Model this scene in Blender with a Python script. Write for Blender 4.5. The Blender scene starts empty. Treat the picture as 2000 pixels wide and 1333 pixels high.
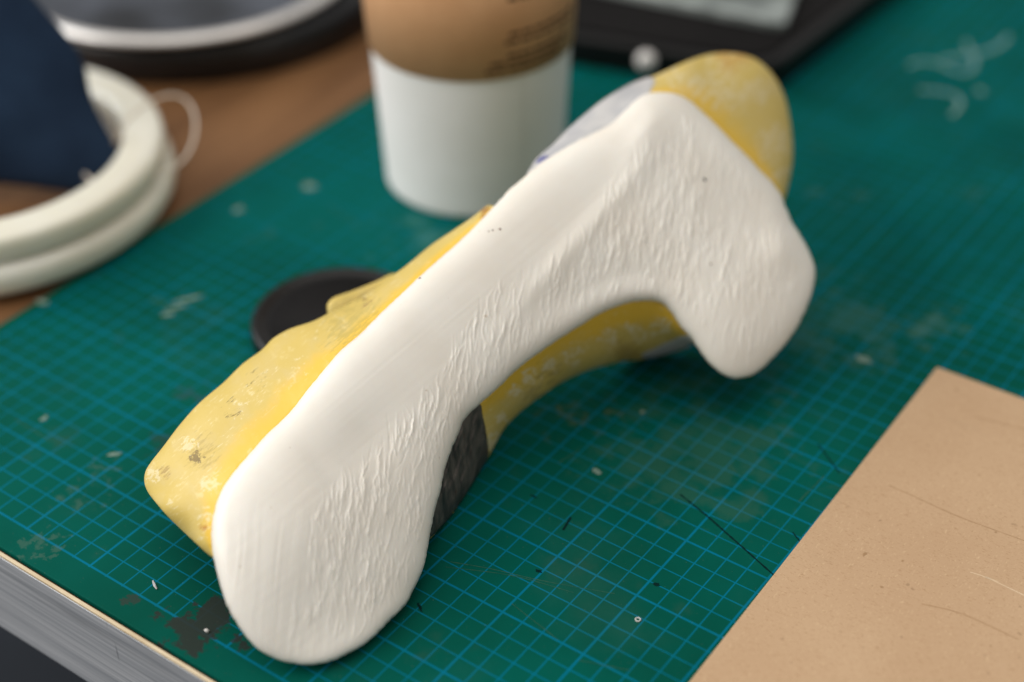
import bpy, math, random
import numpy as np
from mathutils import Matrix, Vector
random.seed(4); rng = np.random.default_rng(11)
S = bpy.context.scene
COL = S.collection
U = 0.00635                       # one square of the cutting mat: a quarter inch

# ------------------------------------------------------------------ camera
CAM_R = np.array([[0.811098011755504, 0.5848275761557805, -0.009834708625549138], [0.345595282502025, -0.49273621218096686, -0.7986081178624072], [-0.47189396694420693, 0.6443506276641202, -0.601771013416394]])
CAM_C = np.array([24.910750456329325, -38.59501837822207, 50.34267769438397])           # in mat squares
FPX = 3253.340089956883
def proj(P):
    c = CAM_R @ (np.asarray(P, float) - CAM_C)
    return 1000 + FPX*c[0]/c[2], 666.5 + FPX*c[1]/c[2]
def at_depth(x, y, d):            # photo direction + distance -> world, in squares
    x = np.asarray(x, float); y = np.asarray(y, float); d = np.asarray(d, float)
    v = np.stack([(x-1000)/FPX*d, (y-666.5)/FPX*d, d + 0*x], -1)
    return v @ CAM_R + CAM_C
def plane_depth(x, y, P0, n):
    x = np.asarray(x, float); y = np.asarray(y, float)
    r = np.stack([(x-1000)/FPX, (y-666.5)/FPX, np.ones_like(x)], -1) @ CAM_R
    n = np.asarray(n, float)
    return ((np.asarray(P0, float)-CAM_C) @ n) / (r @ n)
def mat_depth(x, y, z=0.0): return plane_depth(x, y, (0, 0, z), (0, 0, 1))
def on(x, y, z=0.0):
    return at_depth(x, y, mat_depth(x, y, z))

cd = bpy.data.cameras.new('camera'); cam = bpy.data.objects.new('camera', cd); COL.objects.link(cam)
S.camera = cam
cd.sensor_width = 36; cd.lens = 36*FPX/2000
cd.clip_start = 0.01; cd.clip_end = 50
M = Matrix.Identity(4)
for i in range(3):
    M[i][0] = CAM_R[0][i]; M[i][1] = -CAM_R[1][i]; M[i][2] = -CAM_R[2][i]; M[i][3] = CAM_C[i]*U
cam.matrix_world = M
cd.dof.use_dof = True; cd.dof.focus_distance = 70.5*U; cd.dof.aperture_fstop = 3.8

# ------------------------------------------------------------------ light
W = bpy.data.worlds.new('World'); S.world = W; W.use_nodes = True
bg = W.node_tree.nodes['Background']; bg.inputs[0].default_value = (1.0, 0.985, 0.96, 1); bg.inputs[1].default_value = 0.38
def area(name, loc, target, sx, sy, power, col):
    l = bpy.data.lights.new(name, 'AREA'); l.shape = 'RECTANGLE'; l.size = sx; l.size_y = sy; l.energy = power; l.color = col
    o = bpy.data.objects.new(name, l); COL.objects.link(o); o.location = loc
    o.rotation_euler = (Vector(target)-Vector(loc)).to_track_quat('-Z', 'Y').to_euler()
    return o
TGT = (-0.06, 0.04, 0.02)
area('window_light', (-1.08, -1.08, 0.95), TGT, 1.2, 1.0, 18, (1.0, 0.975, 0.945))
area('side_window_light', (-1.45, -0.1, 0.9), TGT, 0.9, 0.8, 11, (0.96, 0.98, 1.0))
area('ceiling_light', (-0.15, 0.1, 1.7), TGT, 1.6, 1.6, 13, (1.0, 0.96, 0.90))
S.view_settings.view_transform = 'Standard'; S.view_settings.look = 'None'
S.view_settings.exposure = 0.0; S.view_settings.gamma = 1.0; S.view_settings.use_curve_mapping = False

# ------------------------------------------------------------------ materials
def lin(r, g, b):
    f = lambda v: (v/255/12.92) if v/255 <= 0.04045 else ((v/255+0.055)/1.055)**2.4
    return (f(r), f(g), f(b), 1)
class NT:
    def __init__(s, name):
        s.m = bpy.data.materials.new(name); s.m.use_nodes = True; s.t = s.m.node_tree; s.b = s.t.nodes['Principled BSDF']
        s.tc = s.t.nodes.new('ShaderNodeTexCoord')
    def n(s, typ, **kw):
        o = s.t.nodes.new(typ)
        for k, v in kw.items(): setattr(o, k, v)
        return o
    def put(s, sock, v):
        if hasattr(v, 'is_linked') or isinstance(v, bpy.types.NodeSocket): s.t.links.new(v, sock)
        elif isinstance(v, tuple) and len(v) == 4 and sock.type != 'RGBA': sock.default_value = v[:3]
        else: sock.default_value = v
    def math(s, op, a, b=None, c=None, clamp=False):
        o = s.n('ShaderNodeMath', operation=op, use_clamp=clamp); s.put(o.inputs[0], a)
        if b is not None: s.put(o.inputs[1], b)
        if c is not None: s.put(o.inputs[2], c)
        return o.outputs[0]
    def mapping(s, scale=(1, 1, 1), rot=(0, 0, 0), loc=(0, 0, 0), src='Object'):
        o = s.n('ShaderNodeMapping'); s.t.links.new(s.tc.outputs[src], o.inputs[0])
        o.inputs['Scale'].default_value = scale; o.inputs['Rotation'].default_value = rot; o.inputs['Location'].default_value = loc
        return o.outputs[0]
    def noise(s, scale, detail=4, rough=0.55, vec=None, dist=0.0):
        o = s.n('ShaderNodeTexNoise'); o.inputs['Scale'].default_value = scale; o.inputs['Detail'].default_value = detail
        o.inputs['Roughness'].default_value = rough; o.inputs['Distortion'].default_value = dist
        s.t.links.new(vec if vec is not None else s.tc.outputs['Object'], o.inputs['Vector']); return o.outputs[0]
    def ramp(s, v, lo, hi, a=0.0, b=1.0):
        o = s.n('ShaderNodeMapRange', clamp=True, interpolation_type='SMOOTHSTEP'); s.put(o.inputs[0], v)
        for i, x in enumerate((lo, hi, a, b)): o.inputs[i+1].default_value = x
        return o.outputs[0]
    def mix(s, f, a, b):
        o = s.n('ShaderNodeMix', data_type='RGBA'); s.put(o.inputs[0], f); s.put(o.inputs[6], a); s.put(o.inputs[7], b); return o.outputs[2]
    def bump(s, h, strength=0.3, dist=0.001):
        o = s.n('ShaderNodeBump'); o.inputs['Strength'].default_value = strength; o.inputs['Distance'].default_value = dist
        s.put(o.inputs['Height'], h); s.t.links.new(o.outputs[0], s.b.inputs['Normal']); return o
    def done(s, color=None, rough=None, metal=None, spec=None):
        if color is not None: s.put(s.b.inputs['Base Color'], color)
        if rough is not None: s.put(s.b.inputs['Roughness'], rough)
        if metal is not None: s.put(s.b.inputs['Metallic'], metal)
        if spec is not None: s.put(s.b.inputs['Specular IOR Level'], spec)
        return s.m

def mat_cutting():
    s = NT('cutting_mat_surface')
    sep = s.n('ShaderNodeSeparateXYZ'); s.t.links.new(s.mapping((1/U,)*3), sep.inputs[0])
    wob = s.noise(900, 2)
    def line(coord, period, hw):
        f = s.math('MULTIPLY', s.math('ABSOLUTE', s.math('SUBTRACT', s.math('FRACT', s.math('ADD', s.math('DIVIDE', coord, period), 0.5)), 0.5)), period)
        return s.ramp(f, hw*0.75, hw*1.25, 1, 0)
    X, Y = sep.outputs[0], sep.outputs[1]
    thin = s.math('MAXIMUM', line(X, 1, 0.032), line(Y, 1, 0.032))
    thick = s.math('MAXIMUM', line(X, 4, 0.052), line(Y, 4, 0.052))
    g = s.math('MAXIMUM', s.math('MULTIPLY', thin, 0.95), thick)
    inside = s.math('MULTIPLY', s.math('GREATER_THAN', X, -36.07), s.math('GREATER_THAN', Y, -8.075))
    g = s.math('MULTIPLY', g, inside)
    wear = s.ramp(s.noise(28, 5, 0.6), 0.36, 0.62, 0.72, 1.0)
    g = s.math('MULTIPLY', g, s.math('MULTIPLY', wear, s.ramp(wob, 0.2, 0.45, 0.8, 1.0)))
    base = s.mix(s.ramp(s.noise(14, 4), 0.3, 0.7), lin(0, 71, 58), lin(0, 85, 74))
    col = s.mix(g, base, lin(0, 106, 134))
    # dusty rubbed patches and smudges
    dust = s.ramp(s.noise(17, 6, 0.62, s.mapping(loc=(3.1, 1.7, 0))), 0.54, 0.80, 0, 0.16)
    col = s.mix(dust, col, lin(70, 104, 92))
    brown = s.ramp(s.noise(42, 5, 0.6, s.mapping(loc=(7.3, 2.2, 0))), 0.60, 0.80, 0, 0.16)
    col = s.mix(brown, col, lin(90, 84, 62))
    # stains at known places (px, py, radius in squares, colour, noise scale, lo, amount)
    for k, (px, py, rad, c, sc, lo, amt) in enumerate([
            (392, 1222, 2.5, lin(44, 50, 46), 120, 0.41, 0.95), (255, 1172, 0.55, lin(48, 60, 54), 320, 0.42, 0.8),
            (75, 1065, 1.9, lin(80, 105, 92), 300, 0.48, 0.35), (150, 975, 2.2, lin(80, 105, 95), 260, 0.48, 0.35),
            (205, 920, 1.8, lin(78, 100, 92), 300, 0.46, 0.4), (1360, 880, 6.5, lin(58, 92, 72), 75, 0.36, 0.30),
            (1140, 820, 3.2, lin(84, 92, 60), 120, 0.45, 0.5), (1600, 640, 7.0, lin(50, 95, 88), 60, 0.40, 0.55),
            (320, 590, 2.0, lin(70, 120, 112), 150, 0.5, 0.5), (1830, 640, 2.6, lin(70, 110, 100), 90, 0.42, 0.6),
            (1480, 480, 4.0, lin(45, 95, 88), 70, 0.42, 0.5), (800, 480, 5.0, lin(80, 130, 122), 60, 0.46, 0.35),
            (380, 770, 1.4, lin(45, 70, 66), 150, 0.40, 0.7), (310, 870, 1.3, lin(40, 66, 60), 150, 0.40, 0.7),
            (1640, 380, 3.5, lin(70, 105, 100), 90, 0.50, 0.6), (550, 680, 1.6, lin(60, 90, 85), 120, 0.45, 0.6)]):
        p = on(px, py)
        d = s.n('ShaderNodeVectorMath', operation='DISTANCE'); s.t.links.new(s.tc.outputs['Object'], d.inputs[0]); d.inputs[1].default_value = (p[0]*U, p[1]*U, 0)
        nz = s.noise(sc, 6, 0.65, s.mapping(loc=(k*1.37, k*0.71, 0)))
        v = s.math('SUBTRACT', nz, s.math('MULTIPLY', s.math('POWER', s.math('DIVIDE', d.outputs['Value'], rad*U), 2), 0.22))
        col = s.mix(s.math('MULTIPLY', s.ramp(v, lo, lo+(0.05 if k < 3 else 0.16)), amt), col, c)
    speck = s.ramp(s.noise(1500, 1), 0.75, 0.79, 0, 0.28)
    col = s.mix(speck, col, lin(120, 125, 105))
    s.bump(s.noise(2600, 3), 0.12, 0.0002)
    return s.done(col, s.ramp(s.noise(30, 4), 0.3, 0.7, 0.55, 0.68), spec=0.035)
def mat_noise(name, c1, c2, scale, rough, bump=0.0, bscale=800, stretch=(1, 1, 1), spec=0.5, metal=0.0, detail=5, bdist=0.0003):
    s = NT(name); v = s.mapping(stretch)
    s.done(s.mix(s.ramp(s.noise(scale, detail, 0.6, v), 0.3, 0.7), c1, c2), rough, metal, spec)
    if bump: s.bump(s.noise(bscale, 4, 0.6, v), bump, bdist)
    return s.m
def mat_kraft_sheet():
    s = NT('tan_board')
    c = s.mix(s.ramp(s.noise(20, 5), 0.3, 0.7), lin(185, 152, 118), lin(192, 160, 126))
    fib = s.ramp(s.noise(900, 3, 0.7, s.mapping((1, 3.5, 1), (0, 0, 0.5))), 0.57, 0.67, 0, 0.75); c = s.mix(fib, c, lin(160, 124, 86))
    fib2 = s.ramp(s.noise(700, 3, 0.7, s.mapping((3.2, 1, 1), (0, 0, -0.4), (3, 1, 0))), 0.58, 0.70, 0, 0.5); c = s.mix(fib2, c, lin(214, 186, 148))
    sp = s.ramp(s.noise(330, 1, 0.5, s.mapping(loc=(1, 5, 0))), 0.75, 0.80, 0, 0.38); c = s.mix(sp, c, lin(112, 84, 52))
    sm = s.ramp(s.noise(36, 3, 0.5, s.mapping((0.35, 1.4, 1), (0, 0, 0.25), (9, 2, 0))), 0.60, 0.72, 0, 0.25); c = s.mix(sm, c, lin(150, 125, 96))
    s.bump(s.noise(1500, 4), 0.10, 0.0002)
    return s.done(c, 0.62, spec=0.35)
def mat_wood():
    s = NT('brown_wood')
    v = s.mapping((1, 0.09, 1), (0, 0, 0.0))
    n = s.noise(70, 6, 0.6, v, 0.6)
    c = s.mix(s.ramp(n, 0.3, 0.7), lin(102, 70, 43), lin(132, 95, 62))
    return s.done(c, 0.5, spec=0.25)
def mat_alu():
    s = NT('brushed_aluminium')
    v = s.mapping((0.012, 1, 1)); n = s.noise(900, 5, 0.65, v); n2 = s.noise(120, 4, 0.6, s.mapping((0.05, 1, 1), loc=(2, 2, 2)))
    c = s.mix(s.ramp(n, 0.3, 0.7), lin(156, 160, 166), lin(198, 200, 204)); c = s.mix(s.ramp(n2, 0.55, 0.7, 0, 0.6), c, lin(104, 108, 114))
    sc = s.ramp(s.noise(160, 2, 0.5, s.mapping((1, 1, 0.16), (0, 0.35, 0))), 0.72, 0.76, 0, 0.6); c = s.mix(sc, c, lin(80, 84, 90))
    s.bump(n, 0.25, 0.0003)
    return s.done(c, s.ramp(n2, 0.3, 0.7, 0.4, 0.55), 0.3)
def mat_white():
    s = NT('white_modelling_skin')
    c = s.mix(s.ramp(s.noise(40, 4), 0.3, 0.7), lin(238, 233, 223), lin(232, 225, 213))
    c = s.mix(s.ramp(s.noise(260, 2), 0.73, 0.78, 0, 0.5), c, lin(190, 172, 150))
    s.bump(s.math('ADD', s.noise(1500, 5, 0.7, s.mapping((3, 3, 0.5))), s.ramp(s.noise(2200, 2), 0.68, 0.75, 0, -0.8)), 0.16, 0.0003)
    s.b.inputs['Subsurface Weight'].default_value = 0.12; s.b.inputs['Subsurface Radius'].default_value = (0.004, 0.003, 0.002); s.b.inputs['Subsurface Scale'].default_value = 0.6
    return s.done(c, s.ramp(s.noise(60, 3), 0.3, 0.7, 0.28, 0.42), spec=0.5)
def mat_yellow():
    s = NT('worn_yellow_plastic')
    at = s.n('ShaderNodeAttribute', attribute_name='wear').outputs['Fac']
    uv = lambda sc, rot=0.0, loc=(0, 0, 0): s.mapping(sc, (0, 0, rot), loc, 'UV')
    big = s.noise(0.55, 4, 0.55, uv((1, 1, 1)))
    w = s.ramp(s.math('ADD', at, s.math('MULTIPLY', s.math('SUBTRACT', big, 0.5), 0.7)), 0.12, 0.50)
    c = s.mix(w, lin(226, 185, 64), lin(208, 182, 98))
    c = s.mix(s.math('MULTIPLY', s.ramp(s.noise(0.9, 5, 0.6, uv((1, 1, 1), 0, (4, 2, 0))), 0.45, 0.7), s.math('MULTIPLY', w, 0.55)), c, lin(206, 184, 122))
    # pale hairline scuffs that run along the bone, and soft chalky rubbed spots
    streak = s.ramp(s.noise(3.2, 6, 0.7, uv((0.55, 3.2, 1), 0.25), 0.3), 0.54, 0.66)
    band = s.math('MULTIPLY', s.ramp(at, 0.05, 0.28), s.ramp(s.noise(0.8, 2, 0.5, uv((1, 1, 1), 0, (9, 3, 0))), 0.44, 0.60))
    c = s.mix(s.math('MULTIPLY', s.math('MULTIPLY', streak, band), 0.75), c, lin(226, 212, 166))
    chalk = s.ramp(s.noise(2.6, 5, 0.62, uv((1, 1, 1), 0, (7, 7, 0)), 0.4), 0.55, 0.68); chalk = s.math('MULTIPLY', chalk, s.ramp(s.noise(0.65, 2, 0.5, uv((1, 1, 1), 0, (1, 8, 0))), 0.48, 0.60))
    c = s.mix(s.math('MULTIPLY', chalk, 0.5), c, lin(226, 208, 150))
    def spot(px, py, r, col, amt, lo, iso=False):
        nonlocal c
        q = s.n('ShaderNodeVectorMath', operation='DISTANCE'); s.t.links.new(s.tc.outputs['UV'], q.inputs[0])
        q.inputs[1].default_value = ((px*0.768-py*0.64)/45, (px*0.64+py*0.768)/45, 0)
        v = s.math('SUBTRACT', s.noise(3.4, 6, 0.7, uv((1.0, 1.25, 1), 0.2, (px, 0, 0)), 0.3) if iso else s.noise(3.5, 6, 0.75, uv((0.45, 2.4, 1), 0.35, (px, 0, 0))), s.math('MULTIPLY', s.math('POWER', s.math('DIVIDE', q.outputs['Value'], r), 2), 0.3))
        c = s.mix(s.math('MULTIPLY', s.ramp(v, lo, lo+(0.06 if iso else 0.10)), amt), c, col)
    spot(385, 893, 0.5, lin(80, 60, 28), 0.75, 0.42, True); spot(395, 885, 1.5, lin(156, 128, 62), 0.4, 0.44); spot(455, 800, 1.2, lin(92, 74, 34), 0.8, 0.52)
    spot(500, 740, 1.4, lin(110, 92, 44), 0.7, 0.54); spot(690, 630, 2.6, lin(160, 146, 74), 0.4, 0.42); spot(320, 925, 0.8, lin(150, 116, 56), 0.6, 0.46)
    spot(715, 585, 1.0, lin(110, 72, 30), 0.8, 0.50); spot(1075, 735, 1.2, lin(104, 78, 42), 0.4, 0.44); spot(1040, 770, 1.1, lin(112, 86, 50), 0.4, 0.44); spot(1225, 690, 0.9, lin(140, 98, 44), 0.4, 0.36)
    K = lin(220, 206, 168); K2 = lin(228, 216, 176)
    for px, py, r, lo in [(960, 865, .7, .40), (1120, 692, .9, .46), (1190, 660, .9, .45), (1290, 640, .9, .44), (1035, 735, .8, .44), (1005, 765, .6, .44), (978, 815, .5, .42), (1250, 655, .7, .44), (1075, 712, .7, .44), (1230, 640, .5, .44)]: spot(px, py, r, K, 0.75, lo, True)
    for px, py, r, lo in [(1400, 165, 2.0, .42), (1345, 165, 1.0, .40), (1430, 190, 1.6, .44), (1512, 275, 1.5, .40), (1530, 340, 1.0, .42), (1480, 180, 1.3, .42), (1310, 150, .8, .40)]: spot(px, py, r, K, 0.5, lo+.03, True)
    for px, py, r, lo in [(410, 945, .7, .38), (370, 870, .6, .38), (400, 1010, .8, .42), (300, 930, .6, .38), (396, 1045, .5, .42), (585, 715, 1.2, .50), (470, 800, 1.4, .52), (330, 985, .5, .44)]: spot(px, py, r, K2, 0.55, lo+.04, True)
    spot(1430, 108, 1.3, lin(190, 134, 46), 0.6, 0.4); spot(950, 412, .6, lin(150, 96, 40), .8, .4); spot(398, 1030, .3, lin(176, 112, 50), .8, .40)
    s.bump(s.math('ADD', s.noise(9, 4, 0.6, uv((0.6, 2, 1), 0.25)), s.math('MULTIPLY', chalk, 0.6)), 0.12, 0.0004)
    return s.done(c, s.ramp(big, 0.3, 0.7, 0.38, 0.52), spec=0.4)
def mat_dark_insert():
    s = NT('burnt_black_filler')
    n = s.noise(300, 6, 0.7, s.mapping((1, 1, 0.25), (0.2, 0.4, 0)))
    c = s.mix(s.ramp(n, 0.35, 0.65), lin(40, 39, 38), lin(92, 86, 80)); c = s.mix(s.ramp(s.noise(240, 5, 0.7, s.mapping((1, 1, 0.3), (0, 0.5, 0), (3, 3, 3))), 0.56, 0.66, 0, 0.8), c, lin(70, 46, 32))
    s.bump(n, 0.6, 0.0006)
    return s.done(c, 0.5, spec=0.4)
MT = dict(
    cut=mat_cutting(), board=mat_kraft_sheet(), wood=mat_wood(), alu=mat_alu(), white=mat_white(), yellow=mat_yellow(), insert=mat_dark_insert(),
    grey=mat_noise('grey_filler', lin(172, 172, 174), lin(192, 190, 188), 90, 0.7, 0.2, 1200, spec=0.3),
    cream_edge=mat_noise('cream_edge', lin(196, 176, 142), lin(214, 196, 164), 120, 0.6),
    mat_side=mat_noise('mat_side', lin(14, 30, 30), lin(10, 24, 24), 50, 0.6),
    floor=mat_noise('dark_floor', lin(22, 30, 40), lin(30, 38, 48), 8, 0.7),
    cup=mat_noise('white_paper', lin(244, 243, 241), lin(240, 239, 236), 60, 0.48, 0.05, 900),
    kraft=mat_noise('kraft_paper', lin(212, 164, 121), lin(203, 154, 111), 55, 0.75, 0.08, 900, spec=0.25),
    ink=mat_noise('brown_print', lin(70, 50, 34), lin(82, 60, 40), 200, 0.8, spec=0.2),
    blackp=mat_noise('black_plastic', lin(12, 11, 11), lin(15, 14, 14), 60, 0.35, 0.05, 2000, spec=0.3),
    blackm=mat_noise('black_matte', lin(20, 18, 18), lin(16, 14, 14), 40, 0.7, 0.1, 1500, spec=0.12),
    blackg=mat_noise('black_enamel', lin(34, 34, 36), lin(20, 20, 22), 20, 0.35),
    steel=mat_noise('polished_rim', lin(236, 232, 228), lin(222, 218, 214), 30, 0.28, metal=0.55),
    mirror=mat_noise('painted_reflection_metal', lin(16, 18, 22), lin(100, 106, 118), 11, 0.40, 0.2, 60, metal=0.35, bdist=0.002),  # dish interior: dark and pale reflections painted into the base colour
    silver=mat_noise('pale_metal', lin(84, 92, 90), lin(190, 198, 194), 30, 0.3, metal=0.4),
    tube=mat_noise('cream_tubing', lin(220, 216, 200), lin(228, 226, 214), 25, 0.08, 0.35, 55, bdist=0.002),
    strand=mat_noise('clear_thread', lin(212, 200, 184), lin(224, 214, 200), 80, 0.25),
    navy=mat_noise('navy_cloth', lin(23, 40, 62), lin(32, 52, 76), 30, 0.85, 0.35, 1600, spec=0.2),
    bead=mat_noise('white_bead', lin(214, 208, 204), lin(226, 222, 218), 100, 0.4),
    pen=mat_noise('black_pen', lin(6, 32, 32), lin(10, 40, 38), 800, 0.8, spec=0.03),
    chalk=mat_noise('pale_marker', lin(128, 160, 158), lin(104, 142, 140), 500, 0.7, spec=0.2),
    scuff=mat_noise('pale_scuff', lin(120, 138, 126), lin(90, 120, 110), 900, 0.7, spec=0.2),
    cut_mark=mat_noise('cut_mark', lin(52, 92, 72), lin(30, 84, 70), 700, 0.7, spec=0.1),
    board_dark=mat_noise('board_dark_line', lin(172, 138, 102), lin(158, 126, 92), 300, 0.7, spec=0.2), board_pale=mat_noise('board_pale_line', lin(222, 200, 168), lin(212, 184, 148), 300, 0.5),
    rust=mat_noise('rust_speck', lin(120, 78, 48), lin(90, 60, 40), 900, 0.7),
    blue_ink=mat_noise('blue_ink', lin(96, 98, 160), lin(110, 112, 170), 500, 0.6),
)
MT['tube'].node_tree.nodes['Principled BSDF'].inputs['Subsurface Weight'].default_value = 0.7
MT['tube'].node_tree.nodes['Principled BSDF'].inputs['Subsurface Radius'].default_value = (0.006, 0.006, 0.005)
MT['tube'].node_tree.nodes['Principled BSDF'].inputs['Subsurface Scale'].default_value = 1.0

# ------------------------------------------------------------------ mesh helpers (coordinates in squares, scaled by U here)
def build(name, V, F, m, parent=None, loc=(0, 0, 0), smooth=True):
    V = np.asarray(V, float); me = bpy.data.meshes.new(name)
    me.from_pydata(((V-np.asarray(loc))*U).tolist(), [], [list(f) for f in F] if not isinstance(F, np.ndarray) else F.tolist())
    me.validate(); me.update()
    if smooth: me.polygons.foreach_set('use_smooth', [True]*len(me.polygons))
    me.materials.append(m)
    o = bpy.data.objects.new(name, me); COL.objects.link(o)
    o.location = Vector(loc)*U
    if parent is not None:
        o.parent = parent
        o.location = (Vector(loc)*U) - world_loc(parent)
    return o
def world_loc(o):
    v = Vector(o.location)
    while o.parent: o = o.parent; v = v + Vector(o.location)
    return v
def empty(name, loc):
    o = bpy.data.objects.new(name, None); COL.objects.link(o); o.location = Vector(loc)*U; o.empty_display_size = 0.01; return o
def tag(o, label=None, cat=None, group=None, kind=None):
    if label: o['label'] = label
    if cat: o['category'] = cat
    if group: o['group'] = group
    if kind: o['kind'] = kind
    return o
def bevel(o, w, seg=2):
    b = o.modifiers.new('bevel', 'BEVEL'); b.width = w*U; b.segments = seg; b.limit_method = 'ANGLE'; b.angle_limit = 0.6
    return o
def box(x0, x1, y0, y1, z0, z1):
    V = [(x, y, z) for z in (z0, z1) for y in (y0, y1) for x in (x0, x1)]
    return V, [(0, 2, 3, 1), (4, 5, 7, 6), (0, 1, 5, 4), (2, 6, 7, 3), (0, 4, 6, 2), (1, 3, 7, 5)]
def lathe(prof, n=96, closed=False):
    prof = np.array(prof, float); a = np.linspace(0, 2*np.pi, n, endpoint=False)
    V = np.stack([prof[None, :, 0]*np.cos(a)[:, None], prof[None, :, 0]*np.sin(a)[:, None], np.repeat(prof[None, :, 1], n, 0)], -1).reshape(-1, 3)
    k = len(prof); F = []
    for i in range(n):
        for j in range(k if closed else k-1):
            j2 = (j+1) % k; i2 = (i+1) % n
            F.append((i*k+j, i2*k+j, i2*k+j2, i*k+j2))
    return V, F
def spline(P, closed=True, spacing=3.0):
    P = np.array(P, float); n = len(P); out = []
    for i in range(n if closed else n-1):
        g = lambda k: P[k % n] if closed else P[min(max(k, 0), n-1)]
        p0, p1, p2, p3 = g(i-1), g(i), g(i+1), g(i+2)
        m = max(2, int(np.linalg.norm(p2-p1)/spacing))
        for t in np.arange(m)/m:
            out.append(0.5*((2*p1)+(-p0+p2)*t+(2*p0-5*p1+4*p2-p3)*t*t+(-p0+3*p1-3*p2+p3)*t**3))
    if not closed: out.append(P[-1])
    return np.array(out)
def tube_mesh(P, r, n=10):
    P = np.asarray(P, float); r = np.broadcast_to(r, (len(P),)); V = []; F = []
    up = np.array([0.13, 0.21, 0.97])
    for i, p in enumerate(P):
        t = P[min(i+1, len(P)-1)]-P[max(i-1, 0)]; t /= np.linalg.norm(t)
        a = np.cross(t, up); a /= np.linalg.norm(a); b = np.cross(t, a)
        for k in range(n):
            th = 2*np.pi*k/n; V.append(p+r[i]*(np.cos(th)*a+np.sin(th)*b))
    for i in range(len(P)-1):
        for k in range(n): F.append((i*n+k, i*n+(k+1) % n, (i+1)*n+(k+1) % n, (i+1)*n+k))
    F.append(tuple(range(n))[::-1]); F.append(tuple((len(P)-1)*n+k for k in range(n)))
    return V, F
def poly_dist(Q, P, closed=True):
    """distance of points Q to polyline P and nearest points"""
    A = P if closed else P[:-1]; B = np.roll(P, -1, 0) if closed else P[1:]
    AB = B-A; L = (AB**2).sum(1)+1e-9
    dist = np.empty(len(Q)); near = np.empty((len(Q), 2))
    for s in range(0, len(Q), 6000):
        q = Q[s:s+6000]
        d = q[:, None, :]-A[None]
        t = np.clip((d*AB).sum(2)/L, 0, 1)
        e = d-t[..., None]*AB[None]
        e2 = (e**2).sum(2); k = e2.argmin(1); ar = np.arange(len(q))
        dist[s:s+6000] = np.sqrt(e2[ar, k]); near[s:s+6000] = A[k]+t[ar, k][:, None]*AB[k]
    return dist, near
def inside(Q, P):
    A = P; B = np.roll(P, -1, 0); res = np.zeros(len(Q), bool)
    for s in range(0, len(Q), 8000):
        q = Q[s:s+8000]; y = q[:, 1][:, None]; x = q[:, 0][:, None]
        c = ((A[:, 1] > y) != (B[:, 1] > y))
        xi = (B[:, 0]-A[:, 0])*(y-A[:, 1])/(B[:, 1]-A[:, 1]+1e-12)+A[:, 0]
        res[s:s+8000] = (np.sum(c & (x < xi), 1) % 2).astype(bool)
    return res
def sstep(x, a, b):
    t = np.clip((x-a)/(b-a), 0, 1); return t*t*(3-2*t)
class Grid:
    """A regular sampling of a traced outline whose border is snapped to it, with the Poisson inflation u of that outline."""
    def __init__(s, outline, h):
        s.P = outline; s.h = h
        lo = outline.min(0)-3*h; hi = outline.max(0)+3*h
        nx = int((hi[0]-lo[0])/h)+2; ny = int((hi[1]-lo[1])/h)+2
        gx = lo[0]+h*np.arange(nx); gy = lo[1]+h*np.arange(ny)
        Q = np.stack(np.meshgrid(gx, gy), -1).reshape(-1, 2)
        d, near = poly_dist(Q, outline[::6]); nb = d < 5*h+8
        d[nb], near[nb] = poly_dist(Q[nb], outline); sgn = np.where(inside(Q, outline), 1, -1); sd = d*sgn
        u = np.zeros((ny, nx)); mask = (sd > 0).reshape(ny, nx)
        # coarse to fine relaxation
        st = [k for k in (16, 8, 4, 2, 1) if min(nx, ny)//k > 6]
        prev = None
        for k in st:
            mk = mask[::k, ::k]; hh = (h*k)**2
            if prev is None: uk = np.zeros(mk.shape)
            else:
                uk = np.repeat(np.repeat(prev, 2, 0), 2, 1)
                uk = np.pad(uk, ((0, max(0, mk.shape[0]-uk.shape[0])), (0, max(0, mk.shape[1]-uk.shape[1]))), 'edge')[:mk.shape[0], :mk.shape[1]]
            uk = uk*mk
            for _ in range(400 if k > 2 else 160):
                p = np.pad(uk, 1)
                uk = 0.25*(p[:-2, 1:-1]+p[2:, 1:-1]+p[1:-1, :-2]+p[1:-1, 2:]+hh)*mk
            prev = uk
        u = prev
        s.lo, s.nx, s.ny, s.sd = lo, nx, ny, sd.reshape(ny, nx)
        keep = (sd > -0.72*h).reshape(ny, nx)
        quad = keep[:-1, :-1] & keep[1:, :-1] & keep[:-1, 1:] & keep[1:, 1:]
        sdm = sd.reshape(ny, nx)
        quad &= (sdm[:-1, :-1]+sdm[1:, :-1]+sdm[:-1, 1:]+sdm[1:, 1:]) > 0
        J, I = np.nonzero(quad)
        idx = np.arange(nx*ny).reshape(ny, nx)
        F = np.stack([idx[J, I], idx[J+1, I], idx[J+1, I+1], idx[J, I+1]], 1)
        used, inv = np.unique(F, return_inverse=True); F = inv.reshape(F.shape)
        E = np.concatenate([F[:, [0, 1]], F[:, [1, 2]], F[:, [2, 3]], F[:, [3, 0]]]); 
        key = np.sort(E, 1); _, fi, cnt = np.unique(key, axis=0, return_index=True, return_counts=True)
        be = E[fi[cnt == 1]]; bnd = np.zeros(len(used), bool); bnd[be.ravel()] = True
        q = Q[used].copy(); q[bnd] = near[used][bnd]
        s.q = q; s.F = F; s.bnd = bnd; s.be = be
        s.d = np.where(bnd, 0, np.maximum(sd[used], 0.05)); uu = u.reshape(-1)[used]
        s.u = np.where(bnd, 0, np.maximum(uu, 0.05)); s.puff = np.sqrt(2*s.u)*(FPX**-1)   # times depth gives squares
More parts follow.
